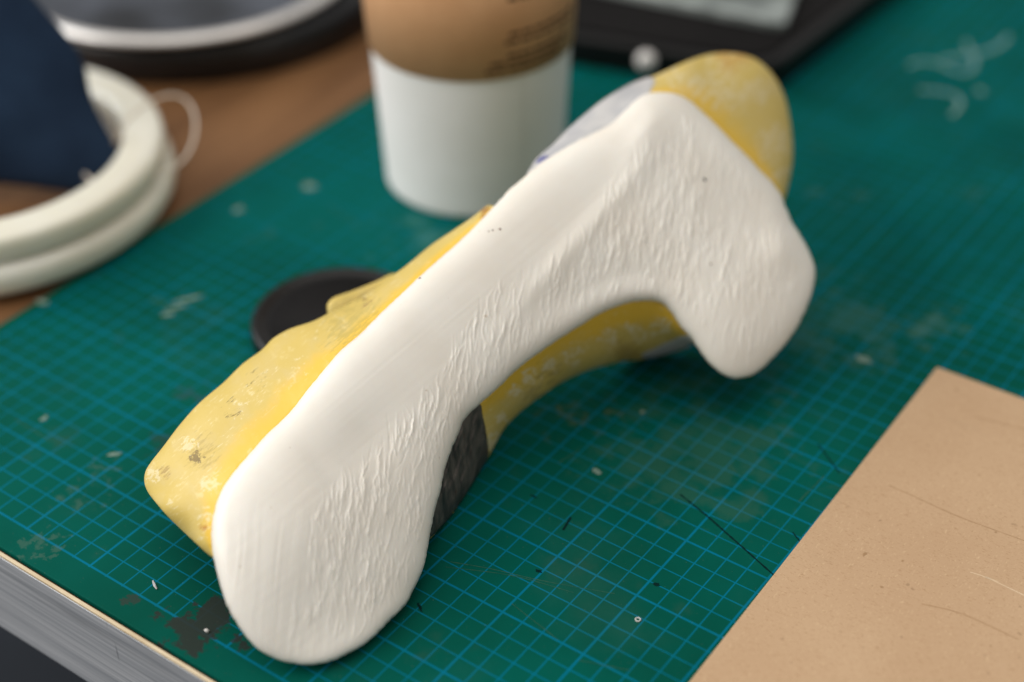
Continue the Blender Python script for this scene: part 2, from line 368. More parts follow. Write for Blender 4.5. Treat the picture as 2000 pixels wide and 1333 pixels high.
def two_sided(g, front, back):
    """Closed mesh from depth of the front and of the back at each grid point (border shared)."""
    n = len(g.q); A = at_depth(g.q[:, 0], g.q[:, 1], front); B = at_depth(g.q[:, 0], g.q[:, 1], back)
    mp = np.arange(n); ins = np.nonzero(~g.bnd)[0]; mp[ins] = n+np.arange(len(ins))
    V = np.concatenate([A, B[ins]]); F = np.concatenate([g.F, mp[g.F][:, ::-1]])
    return V, F
def set_uv(o, uv):
    lay = o.data.uv_layers.new(name='UVMap'); vi = np.empty(len(o.data.loops), int); o.data.loops.foreach_get('vertex_index', vi)
    lay.data.foreach_set('uv', uv[vi].ravel())
def ribbon(P, w, z):
    """flat stroke lying on the mat, P in squares (x, y)"""
    P = np.asarray(P, float); w = np.broadcast_to(w, (len(P),)); V = []; F = []
    for i, p in enumerate(P):
        t = P[min(i+1, len(P)-1)]-P[max(i-1, 0)]; t = t/np.linalg.norm(t); nrm = np.array([-t[1], t[0]])
        for sg in (-1, 1): V.append((*(p+sg*nrm*w[i]/2), z))
    for i in range(len(P)-1): F.append((2*i, 2*i+1, 2*i+3, 2*i+2))
    return V, F
def merge(parts):
    V = []; F = []
    for v, f in parts:
        n = len(V); V += [tuple(p) for p in v]; F += [tuple(int(i)+n for i in q) for q in f]
    return V, F

# ------------------------------------------------------------------ floor, table, mat
tag(build('floor', *box(-300, 300, -400, 400, -121, -120), MT['floor'], smooth=False), kind='structure')
XL, XR, YF, YB = -160, 120, -9.52, 150
TT = -0.30                                     # table top level; the mat is 0.30 thick
table = empty('table', (-20, 60, -120))
tag(table, 'brown wooden worktop with a brushed aluminium front edge under the green mat', 'table')
build('tabletop', *box(XL, XR, YF, YB, -5.2, TT-0.002), MT['wood'], table, smooth=False)
bevel(build('metal_edge', *box(XL, XR, YF-0.22, YF-0.004, -5.45, -0.275), MT['alu'], table, smooth=False), 0.04)
bevel(build('edge_banding', *box(XL, XR, YF-0.20, YF-0.03, -0.27, -0.12), MT['cream_edge'], table, smooth=False), 0.03)
MX0 = -36.85
cm = build('cutting_mat', *box(MX0, 110, -9.44, 92, TT+0.002, 0), MT['cut'], smooth=False)
tag(cm, 'worn green cutting mat with a blue grid, pen marks and stains, covering the table', 'cutting mat')
bevel(cm, 0.05, 2)
def px_path(pts): return np.array([on(x, y)[:2] for x, y in pts])
# handwriting and marks
hw = []
for pts, w in [([(1775, 128), (1800, 120), (1830, 124), (1862, 138), (1886, 143), (1902, 132), (1902, 112), (1890, 92), (1887, 82)], .42),
               ([(1836, 118), (1880, 110), (1930, 100), (1958, 85), (1970, 70)], .45),
               ([(1795, 176), (1830, 178), (1860, 184), (1876, 197), (1870, 214), (1858, 226)], .42),
               ([(1908, 180), (1914, 176), (1920, 182)], .55)]:
    hw.append(ribbon(spline(px_path(pts), False, 0.25), w*0.56, 0.012))
build('handwriting', *merge(hw), MT['chalk'], cm, smooth=False)
pl = []
a = px_path([(1328, 966), (1352, 985), (1385, 1012), (1420, 1043), (1462, 1080), (1500, 1114), (1512, 1124)])
sp = spline(a, False, 0.12); pl.append(ribbon(sp, 0.055+0.05*rng.random(len(sp)), 0.010))
pl.append(ribbon(spline(px_path([(1598, 868), (1620, 898), (1640, 925)]), False, .2), 0.06, 0.010))
pl.append(ribbon(spline(px_path([(1548, 1040), (1562, 1058)]), False, .2), 0.06, 0.010))
for p in pl: build('pen_line', *p, MT['pen'], cm, smooth=False)
def blot(px, py, rx, ry, z=0.011, n=26, rot=0.0, rough=0.35):
    c = on(px, py)[:2]; r = 1+rough*(rng.random(n)-.5)*2; V = [(c[0], c[1], z)]
    for k in range(n):
        th = 2*np.pi*k/n; x, y = rx*r[k]*np.cos(th), ry*r[k]*np.sin(th)
        V.append((c[0]+x*np.cos(rot)-y*np.sin(rot), c[1]+x*np.sin(rot)+y*np.cos(rot), z))
    return V, [(0, 1+k, 1+(k+1) % n) for k in range(n)]
for p in [ribbon(spline(px_path([(1100, 1036), (1107, 1024), (1115, 1011)]), False, .05), .11, .011), blot(1052, 1116, .16, .09), blot(1282, 1142, .16, .09), blot(1042, 970, .2, .05), blot(820, 1187, .3, .06, rot=-.6)]: build('ink_mark', *p, MT['pen'], cm, smooth=False)
for p in [blot(366, 585, .8, .12, rot=1.05), blot(328, 614, .3, .16, rot=.8), blot(345, 600, .5, .12, rot=1.0), blot(605, 364, .4, .34), blot(465, 410, .25, .3), blot(1166, 922, .26, .15),
        blot(82, 590, .35, .25), blot(85, 818, .12, .22), blot(222, 888, .35, .13, rot=.9), blot(1686, 702, .4, .2), blot(1255, 805, .12, .14)]: build('scuff_mark', *p, MT['scuff'], cm, smooth=False)

for k, pts in enumerate([[(880, 1098), (960, 1112), (1060, 1135), (1200, 1160)], [(870, 1108), (1000, 1125), (1120, 1158)], [(1090, 905), (1130, 880)], [(1420, 905), (1445, 930), (1462, 938)], [(30, 820), (95, 860)], [(1180, 770), (1265, 845)],
        [(640, 400), (700, 440)], [(1650, 560), (1730, 600)], [(1560, 980), (1610, 930)], [(1130, 1290), (1230, 1310)], [(1000, 1180), (1090, 1250)]]):
    sp = spline(px_path(pts), False, .2); build('knife_cut', *ribbon(sp, 0.02+0.03*rng.random(len(sp)), 0.008), MT['cut_mark'], cm, smooth=False)
# ------------------------------------------------------------------ the bone model
WHITE = spline([(994, 371), (1000, 366), (1020, 350), (1051, 322), (1087, 299), (1127, 276), (1163, 258), (1194, 241), (1224, 213), (1245, 193), (1265, 183), (1291, 180), (1321, 184), (1347, 197),
    (1372, 218), (1403, 248), (1433, 279), (1459, 304), (1482, 330), (1502, 350), (1523, 376), (1533, 401), (1546, 432), (1561, 457), (1579, 488), (1589, 513), (1592, 538), (1588, 564), (1580, 591), (1563, 628),
    (1543, 661), (1518, 692), (1485, 723), (1460, 736), (1435, 739), (1411, 731), (1390, 715), (1369, 690), (1349, 661), (1328, 637), (1314, 616), (1297, 597), (1279, 589), (1246, 589), (1212, 597),
    (1171, 614), (1130, 639), (1089, 665), (1047, 694), (1014, 719), (981, 750), (957, 773), (936, 791), (909, 818), (895, 847), (882, 880), (868, 921), (862, 954), (852, 987), (843, 1028), (835, 1072),
    (825, 1115), (810, 1147), (792, 1181), (760, 1214), (720, 1253), (684, 1275), (643, 1293), (603, 1299), (567, 1295), (531, 1284), (499, 1264), (472, 1232), (450, 1196), (434, 1156), (423, 1115),
    (416, 1084), (413, 1048), (415, 1016), (425, 976), (445, 938), (477, 899), (515, 855), (548, 824), (576, 794), (597, 766), (620, 738), (641, 713), (669, 682), (701, 655), (743, 613), (785, 573), (832, 529),
    (878, 489), (920, 450), (962, 406)], True, 3.0)
YELLOW = spline([(425, 1092), (410, 1086), (382, 1061), (351, 1032), (324, 1005), (301, 978), (288, 960), (282, 942), (284, 922), (295, 903), (320, 871), (352, 829), (390, 787), (436, 748), (473, 712), (511, 684),
    (534, 661), (566, 643), (613, 627), (650, 608), (687, 590), (725, 569), (757, 545), (794, 519), (841, 480), (887, 449), (925, 423), (952, 402), (972, 402), (1000, 378), (1028, 350), (1040, 322), (1046, 313), (1058, 301), (1083, 280), (1107, 255),
    (1139, 227), (1174, 199), (1209, 177), (1240, 161), (1278, 148), (1306, 136), (1347, 118), (1388, 106), (1428, 104), (1464, 111), (1490, 126), (1515, 154), (1533, 192), (1543, 238), (1548, 284), (1547, 320), (1541, 355),
    (1532, 392), (1510, 430), (1520, 510), (1490, 590), (1430, 650), (1385, 668), (1355, 671), (1336, 682), (1295, 694), (1250, 703), (1213, 707), (1171, 717), (1130, 731), (1089, 752), (1056, 775), (1031, 793),
    (1002, 818), (981, 843), (965, 872), (954, 893), (938, 921), (920, 950), (899, 983), (878, 1012), (854, 1038), (832, 1056), (780, 1050), (700, 1090), (600, 1120), (500, 1120), (450, 1105)], True, 3.0)
_n = np.roll(WHITE, -1, 0)-np.roll(WHITE, 1, 0); _n = np.stack([_n[:, 1], -_n[:, 0]], 1)/np.linalg.norm(_n, axis=1)[:, None]
_j = np.convolve(np.tile(rng.normal(0, 1, len(WHITE)), 3), np.ones(3)/3, 'same')[len(WHITE):2*len(WHITE)]
WHITE = WHITE+_n*_j[:, None]*0.5
def rim(x, y):          # distance of the white skin's edge: the model lies slantwise, its near knuckle on the mat
    r = 66.6 + ((x-600)*0.768-(y-1290)*0.64)/1000*10.6; m = mat_depth(x, y)-0.35
    return -np.log(np.exp(-(r-70)*2.5)+np.exp(-(m-70)*2.5))/2.5+70
bone = empty('bone_model', on(600, 1280, 0))
tag(bone, 'white-faced bone-shaped model with a worn yellow core, lying across the green mat', 'bone model')

gw = Grid(WHITE, 2.0)
x, y = gw.q[:, 0], gw.q[:, 1]
R0 = rim(x, y)
side_up = 1-sstep(x*0.64+y*0.768-(620*0.64+1000*0.768), -60, 140)         # 1 towards the upper left edge
h = gw.puff*R0*(0.48+0.12*side_up)
cap_h = 1.45+0.55*np.exp(-(((x-640)/220)**2+((y-1090)/220)**2)); h = cap_h*np.tanh(h/cap_h)
h *= 1+0.12*np.exp(-(((x-1430)/170)**2+((y-520)/180)**2))
# moulded features: hollow below the neck, bumps on the head, waist
def gauss(cx, cy, sx, sy, a, ang=0.0):
    c, s_ = math.cos(ang), math.sin(ang); dx, dy = x-cx, y-cy; p = dx*c+dy*s_; q_ = -dx*s_+dy*c
    return a*np.exp(-((p/sx)**2+(q_/sy)**2)/2)
edge = sstep(gw.d, 0, 60)
feat = gauss(1165, 560, 100, 40, -0.20, -0.45)+gauss(1290, 560, 50, 50, -0.15)+gauss(1262, 260, 26, 60, 0.22, 0.35)+gauss(1540, 480, 26, 34, 0.30, 0.9)+gauss(1430, 400, 70, 90, -0.22, 0.7)
feat += gauss(720, 860, 70, 40, -0.18, -0.8)+gauss(640, 930, 60, 16, -0.06, 0.9)+gauss(560, 1100, 60, 110, 0.12, 0.3)+gauss(1130, 470, 150, 16, 0.14, -0.85)+gauss(1420, 640, 60, 50, 0.1)
h = h+feat*edge
# tool strokes: raised smears of the white compound, mostly upright, on the lower right half of the face
crest = spline([(1255, 285), (1205, 350), (1150, 425), (1050, 510), (960, 575), (890, 680), (800, 810), (720, 900), (650, 960), (600, 1060), (590, 1200)], False, 6)
dc, nc = poly_dist(gw.q, crest, False)
tang = np.gradient(crest, axis=0)
k = ((crest[None, :, :]-nc[::1, None, :][:0])**2) if False else None
right = ((x-nc[:, 0])*0.64+(y-nc[:, 1])*0.768) > 0
sd_c = np.where(right, dc, -dc)
zone = sstep(sd_c, -14, 22)*sstep(gw.d, 10, 34)
zone *= 1-0.85*np.exp(-(((x-1130)/190)**2+((y-615)/30)**2))
fade_low = 1-0.75*sstep(y, 1140, 1230)
zone *= fade_low
zone *= 0.35+0.65*(1-sstep(x, 1330, 1420))
# lookups for stroke seeding
gi = {}
def lattice_noise(X, Y, sx, sy, seed):
    r = np.random.default_rng(seed); T = r.random((256, 256)); a, b = X/sx, Y/sy
    i, j = np.floor(a).astype(int), np.floor(b).astype(int); fa, fb = a-i, b-j
    fa = fa*fa*(3-2*fa); fb = fb*fb*(3-2*fb)
    t = lambda p, q_: T[q_ % 256, p % 256]
    return (t(i, j)*(1-fa)+t(i+1, j)*fa)*(1-fb)+(t(i, j+1)*(1-fa)+t(i+1, j+1)*fa)*fb
rot = 0.14
xr = x*math.cos(rot)+y*math.sin(rot); yr = -x*math.sin(rot)+y*math.cos(rot)
comb = lattice_noise(xr+5*lattice_noise(x, y, 50, 50, 3), yr, 7.5, 62, 5)-0.5
comb2 = lattice_noise(xr, yr, 5, 26, 6)-0.5
blotch = sstep(lattice_noise(x, y, 46, 46, 9)+0.35*lattice_noise(x, y, 17, 17, 10), 0.45, 0.95)
regular = np.sin(2*np.pi*(xr+4*lattice_noise(x, y, 60, 60, 13)+2*lattice_noise(x, yr, 20, 30, 14))/9.0)*np.exp(-(((x-1255)/85)**2+((y-430)/110)**2))
strk = (0.040*comb+0.022*comb2*blotch+0.012*regular)*zone*(0.45+0.75*blotch)
ok = np.nonzero(zone > 0.25)[0]
order = np.lexsort((x, np.round(y/2)))
bins = {}
for n_, (bx, by) in enumerate(zip((x//16).astype(int), (y//16).astype(int))): bins.setdefault((bx, by), []).append(n_)
bins = {k_: np.array(v) for k_, v in bins.items()}
for _ in range(4200):
    c0 = ok[rng.integers(len(ok))]
    if rng.random() > zone[c0]*(0.3+0.9*blotch[c0]): continue
    cx, cy = x[c0], y[c0]; L = rng.choice([1, 1, 1.8])*rng.uniform(6, 26); w = rng.uniform(0.9, 1.5); am = rng.uniform(0.008, 0.042)*(1 if rng.random() < .8 else -0.7)
    an = math.pi/2+rng.normal(0.10, 0.13); cu = rng.normal(0, 0.006)
    cand = [bins[kk] for kk in ((int(cx//16)+i, int(cy//16)+j) for i in range(-3, 4) for j in range(-4, 5)) if kk in bins]
    cand = np.concatenate(cand); dx, dy = x[cand]-cx, y[cand]-cy
    p = dx*math.cos(an)+dy*math.sin(an); q_ = -dx*math.sin(an)+dy*math.cos(an)+cu*p*p
    strk[cand] += am*np.exp(-(q_/w)**2)*np.clip(1.1-np.abs(p/L), 0, 1)**0.7
# smears running along the lower edge and long soft brush lines on the smooth shoulder
along = (x*0.768-y*0.64); across = (x*0.64+y*0.768)
strk += 0.006*(lattice_noise(across, along, 6, 160, 21)-0.5)*sstep(gw.d, 6, 30)*(1-zone)*0.9
low_lobe = sstep(y, 960, 1040)
strk += 0.014*(lattice_noise(x+0.12*(y-1100)+8*lattice_noise(x, y, 60, 60, 31), y, 6.0, 120, 23)-0.5)*low_lobe*sstep(gw.d, 4, 26)*(1-zone)
h = h+strk*sstep(gw.d, 1, 10)
front = R0-h
body_t = gw.puff*R0*0.42
lob = np.exp(-(((x-1440)/150)**2+((y-600)/170)**2))
back = R0+body_t*(1+0.5*lob)
md = mat_depth(x, y)-0.03
back = np.minimum(back, md); front = np.minimum(front, md-0.03)
skin = build('white_skin', *two_sided(gw, front, back), MT['white'], bone)

gy = Grid(YELLOW, 3.0)
class Field:
    """smooth height map between the white skin's edge (0) and the core's own outline (1)"""
    def __init__(s, g):
        s.g = g; gx = g.lo[0]+g.h*np.arange(g.nx); gyy = g.lo[1]+g.h*np.arange(g.ny)
        Q = np.stack(np.meshgrid(gx, gyy), -1).reshape(-1, 2)
        w = inside(Q, WHITE).reshape(g.ny, g.nx); out = g.sd <= 0
        prev = None
        for k in (16, 8, 4, 2, 1):
            wk, ok_ = w[::k, ::k], out[::k, ::k]
            if prev is None: f = np.where(wk, 0.0, np.where(ok_, 1.0, 0.5))
            else:
                f = np.repeat(np.repeat(prev, 2, 0), 2, 1)
                f = np.pad(f, ((0, max(0, wk.shape[0]-f.shape[0])), (0, max(0, wk.shape[1]-f.shape[1]))), 'edge')[:wk.shape[0], :wk.shape[1]]
            for _ in range(300 if k > 2 else 150):
                f = np.where(wk, 0.0, np.where(ok_, 1.0, f)); p = np.pad(f, 1, 'edge')
                f = 0.25*(p[:-2, 1:-1]+p[2:, 1:-1]+p[1:-1, :-2]+p[1:-1, 2:])
            prev = f
        s.f = np.where(w, 0.0, f)
    def __call__(s, x, y):
        a = np.clip((x-s.g.lo[0])/s.g.h, 0, s.g.nx-1.001); b = np.clip((y-s.g.lo[1])/s.g.h, 0, s.g.ny-1.001)
        i, j = a.astype(int), b.astype(int); a, b = a-i, b-j; f = s.f
        return (f[j, i]*(1-a)+f[j, i+1]*a)*(1-b)+(f[j+1, i]*(1-a)+f[j+1, i+1]*a)*b
PHI = Field(gy)
x, y = gy.q[:, 0], gy.q[:, 1]
inW = inside(gy.q, WHITE); dW, _ = poly_dist(gy.q, WHITE[::2]); dout = np.where(inW, 0, dW); din = np.where(inW, dW, 0)
TP = np.array([(410, 1085, 1.3), (340, 1020, 2.8), (285, 930, 4.4), (350, 830, 4.6), (430, 750, 4.6), (530, 665, 4.6), (640, 610, 4.2), (800, 515, 3.2), (950, 405, 1.6), (1046, 313, 1.4), (1150, 220, 1.8), (1300, 140, 2.6), (1430, 104, 4.0),
    (1540, 250, 4.4), (1540, 390, 4.0), (1350, 675, 6.4), (1250, 703, 6.4), (1130, 731, 5.4), (1031, 793, 4.6), (955, 890, 4.6), (900, 983, 3.4), (850, 1045, 2.2)])
def tmap(x, y):
    w = 1/(((x[:, None]-TP[:, 0])**2+(y[:, None]-TP[:, 1])**2)+400)**1.5
    return (w*TP[:, 2]).sum(1)/w.sum(1)
def yellow_front(x, y, dout, din, dy):
    s_ = PHI(x, y); s_ = np.where(dout <= 0, 0, s_)
    T = tmap(x, y)
    e = np.clip((s_-0.62)/0.38, 0, 1)
    f = rim(x, y)+0.05+T*0.72*s_+T*0.28*(1-np.sqrt(1-e**2*0.998))
    f = f+np.minimum(din, 18)/18*0.25
    return f
lump = 0.02*(lattice_noise(x, y, 60, 60, 51)-0.5)+0.012*(lattice_noise(x, y, 13, 13, 52)-0.5)
fy = yellow_front(x, y, dout, din, gy.d)+lump*sstep(gy.d, 0, 12)
mdy = mat_depth(x, y)-0.04
fy = np.minimum(fy, mdy-0.02)
by = np.minimum(fy+0.01+gy.puff*R0.mean()*1.1, mdy)
V, F = two_sided(gy, fy, np.maximum(by, fy+0.005))
EAR = spline([(639, 606), (641, 592), (655, 580), (690, 568), (735, 550), (765, 536), (790, 540), (770, 575), (720, 610), (670, 630), (645, 622)], True, 2.5)
ge = Grid(EAR, 2.5); ex, ey = ge.q[:, 0], ge.q[:, 1]
re_ = rim(ex, ey)+6.0; V2, F2 = two_sided(ge, re_-ge.puff*72*0.8, re_+ge.puff*72*1.2)
core = build('yellow_core', np.concatenate([V, V2]), np.concatenate([F, F2+len(V)]), MT['yellow'], bone)
uvq = np.concatenate([gy.q, gy.q[~gy.bnd], ge.q, ge.q[~ge.bnd]]); set_uv(core, np.stack([uvq[:, 0]*0.768-uvq[:, 1]*0.64, uvq[:, 0]*0.64+uvq[:, 1]*0.768], 1)/45)
wa = core.data.attributes.new('wear', 'FLOAT', 'POINT'); wv = np.ones(len(core.data.vertices)); wv[:len(gy.q)] = PHI(gy.q[:, 0], gy.q[:, 1]); wa.data.foreach_set('value', wv.astype(np.float32))

def patch(name, outline, m, lift=0.05, hstep=2.0, parent=core, rough=0.0):
    P = spline(outline, True, 2.0); g = Grid(P, hstep); X, Y = g.q[:, 0], g.q[:, 1]
    iw = inside(g.q, WHITE); dw, _ = poly_dist(g.q, WHITE[::2]); dyy, _ = poly_dist(g.q, YELLOW[::2]); iy = inside(g.q, YELLOW)
    dyy = np.where(iy, dyy, 0)
    f = yellow_front(X, Y, np.where(iw, 0, dw), np.where(iw, dw, 0), dyy)-lift*np.minimum(1, g.d/4)
    if rough: f = f+rough*(lattice_noise(X+0.3*Y, Y-0.4*X, 5, 30, 61)-0.5)*np.minimum(1, g.d/6)
    m_ = mat_depth(X, Y)-0.05; f = np.minimum(f, m_-0.02)
    b = np.minimum(f+0.02+np.minimum(g.d, 12)/12*0.5, m_)
    return build(name, *two_sided(g, f, b), m, parent)
patch('dark_insert', [(905, 815), (936, 789), (943, 812), (950, 845), (954, 880), (953, 895), (938, 921), (920, 950), (899, 983), (878, 1012), (854, 1038), (832, 1057), (822, 1040), (840, 980), (860, 900)], MT['insert'], 0.12, rough=0.22)
patch('grey_patch', [(1028, 345), (1040, 320), (1046, 312), (1058, 300), (1083, 279), (1107, 254), (1139, 226), (1174, 198), (1209, 176), (1240, 160), (1265, 151), (1278, 154), (1277, 168), (1262, 192), (1235, 215), (1200, 250), (1130, 285), (1060, 330)], MT['grey'], 0.06)
patch('grey_patch', [(1254, 692), (1276, 682), (1305, 668), (1340, 655), (1375, 660), (1372, 670), (1355, 672), (1336, 683), (1295, 695), (1262, 701)], MT['grey'], 0.05)

P3 = []
for a_, b_ in [(1046, 318), (1058, 306), (1052, 316), (1066, 303), (1060, 313), (1074, 305), (1050, 319), (1070, 311)]:
    xx, yy = np.array([float(a_)]), np.array([float(b_)]); dw_, _ = poly_dist(np.stack([xx, yy], -1), WHITE); P3.append(at_depth(a_, b_, float(yellow_front(xx, yy, dw_, 0*dw_, dw_)[0])-.10))
build('ink_scribble', *tube_mesh(spline(P3, False, .06), .028, 6), MT['blue_ink'], core)
fv = at_depth(gw.q[:, 0], gw.q[:, 1], front)
for a_, b_, rx, ry, m_ in [(1376, 352, .07, .11, 'pen'), (1388, 516, .04, .05, 'rust'), (976, 449, .07, .045, 'rust'), (962, 451, .05, .03, 'rust'), (955, 452, .035, .03, 'rust'), (1252, 588, .05, .03, 'rust'), (820, 545, .06, .05, 'rust')]:
    c_ = fv[np.argmin((gw.q[:, 0]-a_)**2+(gw.q[:, 1]-b_)**2)]; V, F = lathe([(.01, -.03)]+[(math.cos(t), .03*math.sin(t)) for t in (-.9, -.3, .3, .9)]+[(.01, .03)], 12)
    V = np.array(V); V = (V[:, :1]*rx)*CAM_R[0]-(V[:, 1:2]*ry)*CAM_R[1]+V[:, 2:]*CAM_R[2]; build('speck', V+c_, F, MT[m_], skin)

# ------------------------------------------------------------------ paper cup
cb = on(927, 334); cup = empty('paper_cup', cb)
tag(cup, 'white paper cup in a brown kraft sleeve, standing behind the bone model', 'cup')
dcup = float(mat_depth(927, 334)); r0 = 171*dcup/FPX
zs = next(z for z in np.arange(3, 16, .02) if proj(cb+np.array([0, 0, z]))[1] < 66)
rs = 197*float((CAM_R @ (cb+np.array([0, 0, zs])-CAM_C))[2])/FPX
k = (rs-r0)/zs; rad = lambda z: r0+k*z
HC = 17.5
V, F = lathe([(0.01, 0.55), (rad(0.55)-.12, 0.55), (rad(0.2)-.12, 0.08), (rad(0)-0.06, 0.01), (rad(0)+.02, 0.1), (rad(.4), .4), (rad(zs), zs), (rad(HC), HC), (rad(HC)+.22, HC+.1), (rad(HC)+.25, HC+.3), (rad(HC)+.1, HC+.45), (rad(HC)-.1, HC+.3), (rad(HC)-.14, HC-.1), (rad(1)-.12, 1.0), (0.01, 1.0)], 128)
body = build('cup_body', np.array(V)+cb, F, MT['cup'], cup)
zt = zs+8.6
V, F = lathe([(rad(zs)+.03, zs), (rad(zs)+.13, zs+.02), (rad(zt)+.13, zt), (rad(zt)+.03, zt)], 128, True)
sleeve = build('sleeve', np.array(V)+cb, F, MT['kraft'], cup)
to_cam = math.atan2(CAM_C[1]-cb[1], CAM_C[0]-cb[0])
def ang_at(px, z, r):          # angle round the cup of the photo column px
    best = min(np.arange(-1.4, 1.4, .01), key=lambda a: abs(proj(cb+np.array([r*math.cos(to_cam+a), r*math.sin(to_cam+a), z]))[0]-px)); return to_cam+best
def wrap(a0, a1, z0, z1, off, n=14, slope=0.0):
    V = []
    for i in range(n+1):
        a = a0+(a1-a0)*i/n
        for z in (z0, z1): zz = z+slope*i/n; r = rad(zz)+off; V.append((cb[0]+r*math.cos(a), cb[1]+r*math.sin(a), zz))
    return V, [(2*i, 2*i+2, 2*i+3, 2*i+1) for i in range(n)]
a_seam = ang_at(1035, zs-2, rs)
V, F = wrap(a_seam-.055, a_seam+.055, 0.15, zs-.02, .05); build('side_seam', V, F, MT['cup'], cup)
tx = []
for z, xa, xb in [(zs+.55, 946, 1088), (zs+.95, 956, 1092), (zs+1.35, 990, 1096), (zs+2.15, 984, 1106), (zs+2.6, 992, 1110), (zs+4.6, 986, 1120), (zs+5.05, 1000, 1122)]:
    a, e = ang_at(xa, z, rs), ang_at(xb, z, rs); sg = 1 if e > a else -1; t = a
    while (e-t)*sg > 0:
        wd = rng.uniform(.05, .16); tx.append(wrap(t, t+sg*min(wd, abs(e-t)), z-.10, z+.10, .15, 4)); t += sg*(wd+rng.uniform(.018, .035))
V, F = merge(tx); build('printed_text', V, F, MT['ink'], sleeve)

# ------------------------------------------------------------------ black lens cap
cc = on(664, 618, 1.0); cc[2] = 0; rc = 174*float(mat_depth(664, 618, 1.0))/FPX
cap = empty('lens_cap', cc); tag(cap, 'round black plastic lens cap lying on the mat behind the yellow core', 'lens cap')
V, F = lathe([(.01, .02), (rc*.98, .02), (rc, .1), (rc, .82), (rc-.06, .95), (rc-.25, 1.0), (rc-.5, .99), (rc-.58, .90), (rc-.72, .88), (.01, .88)], 128)
build('rim', np.array(V)+cc, F, MT['blackp'], cap)
V, F = lathe([(.01, .93), (rc-1.0, .93), (rc-1.06, .885)], 96); build('face_disc', np.array(V)+cc, F, MT['blackm'], cap)

# ------------------------------------------------------------------ coil of tubing, loose thread, navy pouch
tz = TT
tb = on(-25, 388, 0.0); tb = np.array([tb[0], tb[1], 0.0]); rt = 368*float(mat_depth(-25, 388))/FPX
coil = empty('tubing_coil', tb); tag(coil, 'glossy cream ring of coiled tubing lying on the mat corner, thread looping off it', 'tubing coil')
def bulge(rc_, zc, a, b, n=40, p=2.6):
    out = []
    for i in range(n):
        t = 2*np.pi*i/n; c, s_ = math.cos(t), math.sin(t); out.append((rc_+a*np.sign(c)*abs(c)**(2/p), zc+b*np.sign(s_)*abs(s_)**(2/p)))
    return out
V, F = lathe(bulge(rt-1.15, .95, 1.15, .95), 160, True); V = np.array(V); build('tube_turn', V+tb, F, MT['tube'], coil)
V, F = lathe(bulge(rt-1.55, 2.66, 1.2, .86, p=3.4), 160, True); V = np.array(V); build('tube_turn', V+tb+np.array([-.1, .1, 0]), F, MT['tube'], coil)
lp = [(222, 282, 2.9), (232, 262, 3.8), (241, 248, 4.5), (262, 222, 4.9), (300, 196, 5.0), (338, 186, 4.9), (366, 198, 4.5), (381, 228, 4.0), (380, 268, 3.3), (366, 302, 2.8), (345, 325, 2.5), (322, 338, 2.6), (300, 345, 2.5)]
P3 = spline([on(a, b, c) for a, b, c in lp], False, .3); V, F = tube_mesh(P3, .075, 8); build('loose_thread', V, F, MT['strand'], coil)
P3 = spline([on(a, b, c) for a, b, c in [(165, 340, 1.9), (178, 352, 1.9), (196, 358, 1.9), (212, 357, 2.2)]], False, .3); V, F = tube_mesh(P3, .09, 8); build('loose_thread', V, F, MT['strand'], coil)

PO = spline([(-260, 330), (-120, 352), (0, 360), (60, 366), (120, 374), (175, 378), (215, 366), (240, 350), (252, 334), (248, 318), (232, 290), (212, 256), (190, 215), (176, 180), (166, 130), (152, 98), (128, 66), (95, 30), (62, -10), (20, -60), (-60, -130), (-260, -160)], True, 5)
gp = Grid(PO, 5.0); px_, py_ = gp.q[:, 0], gp.q[:, 1]
tip = on(245, 340, 1.2); vd = CAM_R[2]; nh = np.array([-vd[0], -vd[1], 0]); nh /= np.linalg.norm(nh); npo = nh*math.cos(.35)+np.array([0, 0, 1])*math.sin(.35)
dp = plane_depth(px_, py_, tip, npo)
fold = .25*(lattice_noise(px_*.8+py_*.5, py_, 90, 160, 71)-.5)
Fd = dp-gp.puff*dp*.30+fold*sstep(gp.d, 0, 40); Bd = np.minimum(dp+gp.puff*dp*.25, mat_depth(px_, py_)-.02)
po = build('cloth_pouch', *two_sided(gp, np.minimum(Fd, Bd-.01), Bd), MT['navy'])
tag(po, 'soft navy blue cloth pouch leaning into the cream tubing ring', 'pouch')

# ------------------------------------------------------------------ metal pan on the wood
bc = on(395, -16, TT); rb = 384*float(mat_depth(395, -24, TT))/FPX
V, F = lathe([(.01, .02), (rb-.3, .02), (rb, .3), (rb+.05, 2.3), (rb-.15, 2.6), (rb-.5, 2.72), (.01, 2.72)], 128)
o = build('round_box', np.array(V)+bc, F, MT['blackg'], loc=tuple(bc)); tag(o, 'low round black box on the wood behind the tubing ring, metal dish on top', 'box')
pc = on(357, -72, TT+3.4); rp = 344*float(mat_depth(357, -72, TT+3.4))/FPX; pc[2] = TT+2.73
pan = empty('metal_dish', pc); tag(pan, 'shallow round metal dish with a bright rolled rim on the black box', 'dish')
V, F = lathe([(.01, .01), (rp-1.6, .01), (rp-.9, .25), (rp-.35, .42), (rp-1.5, .5), (rp-2.0, .22), (rp-3.2, .12), (.01, .10)], 128); build('dish_bowl', np.array(V)+pc, F, MT['mirror'], pan)
V, F = lathe([(rp-.5+.5*math.cos(t), .62+.3*math.sin(t)) for t in np.linspace(0, 2*np.pi, 20, endpoint=False)], 128, True); build('rim', np.array(V)+pc, F, MT['steel'], pan)

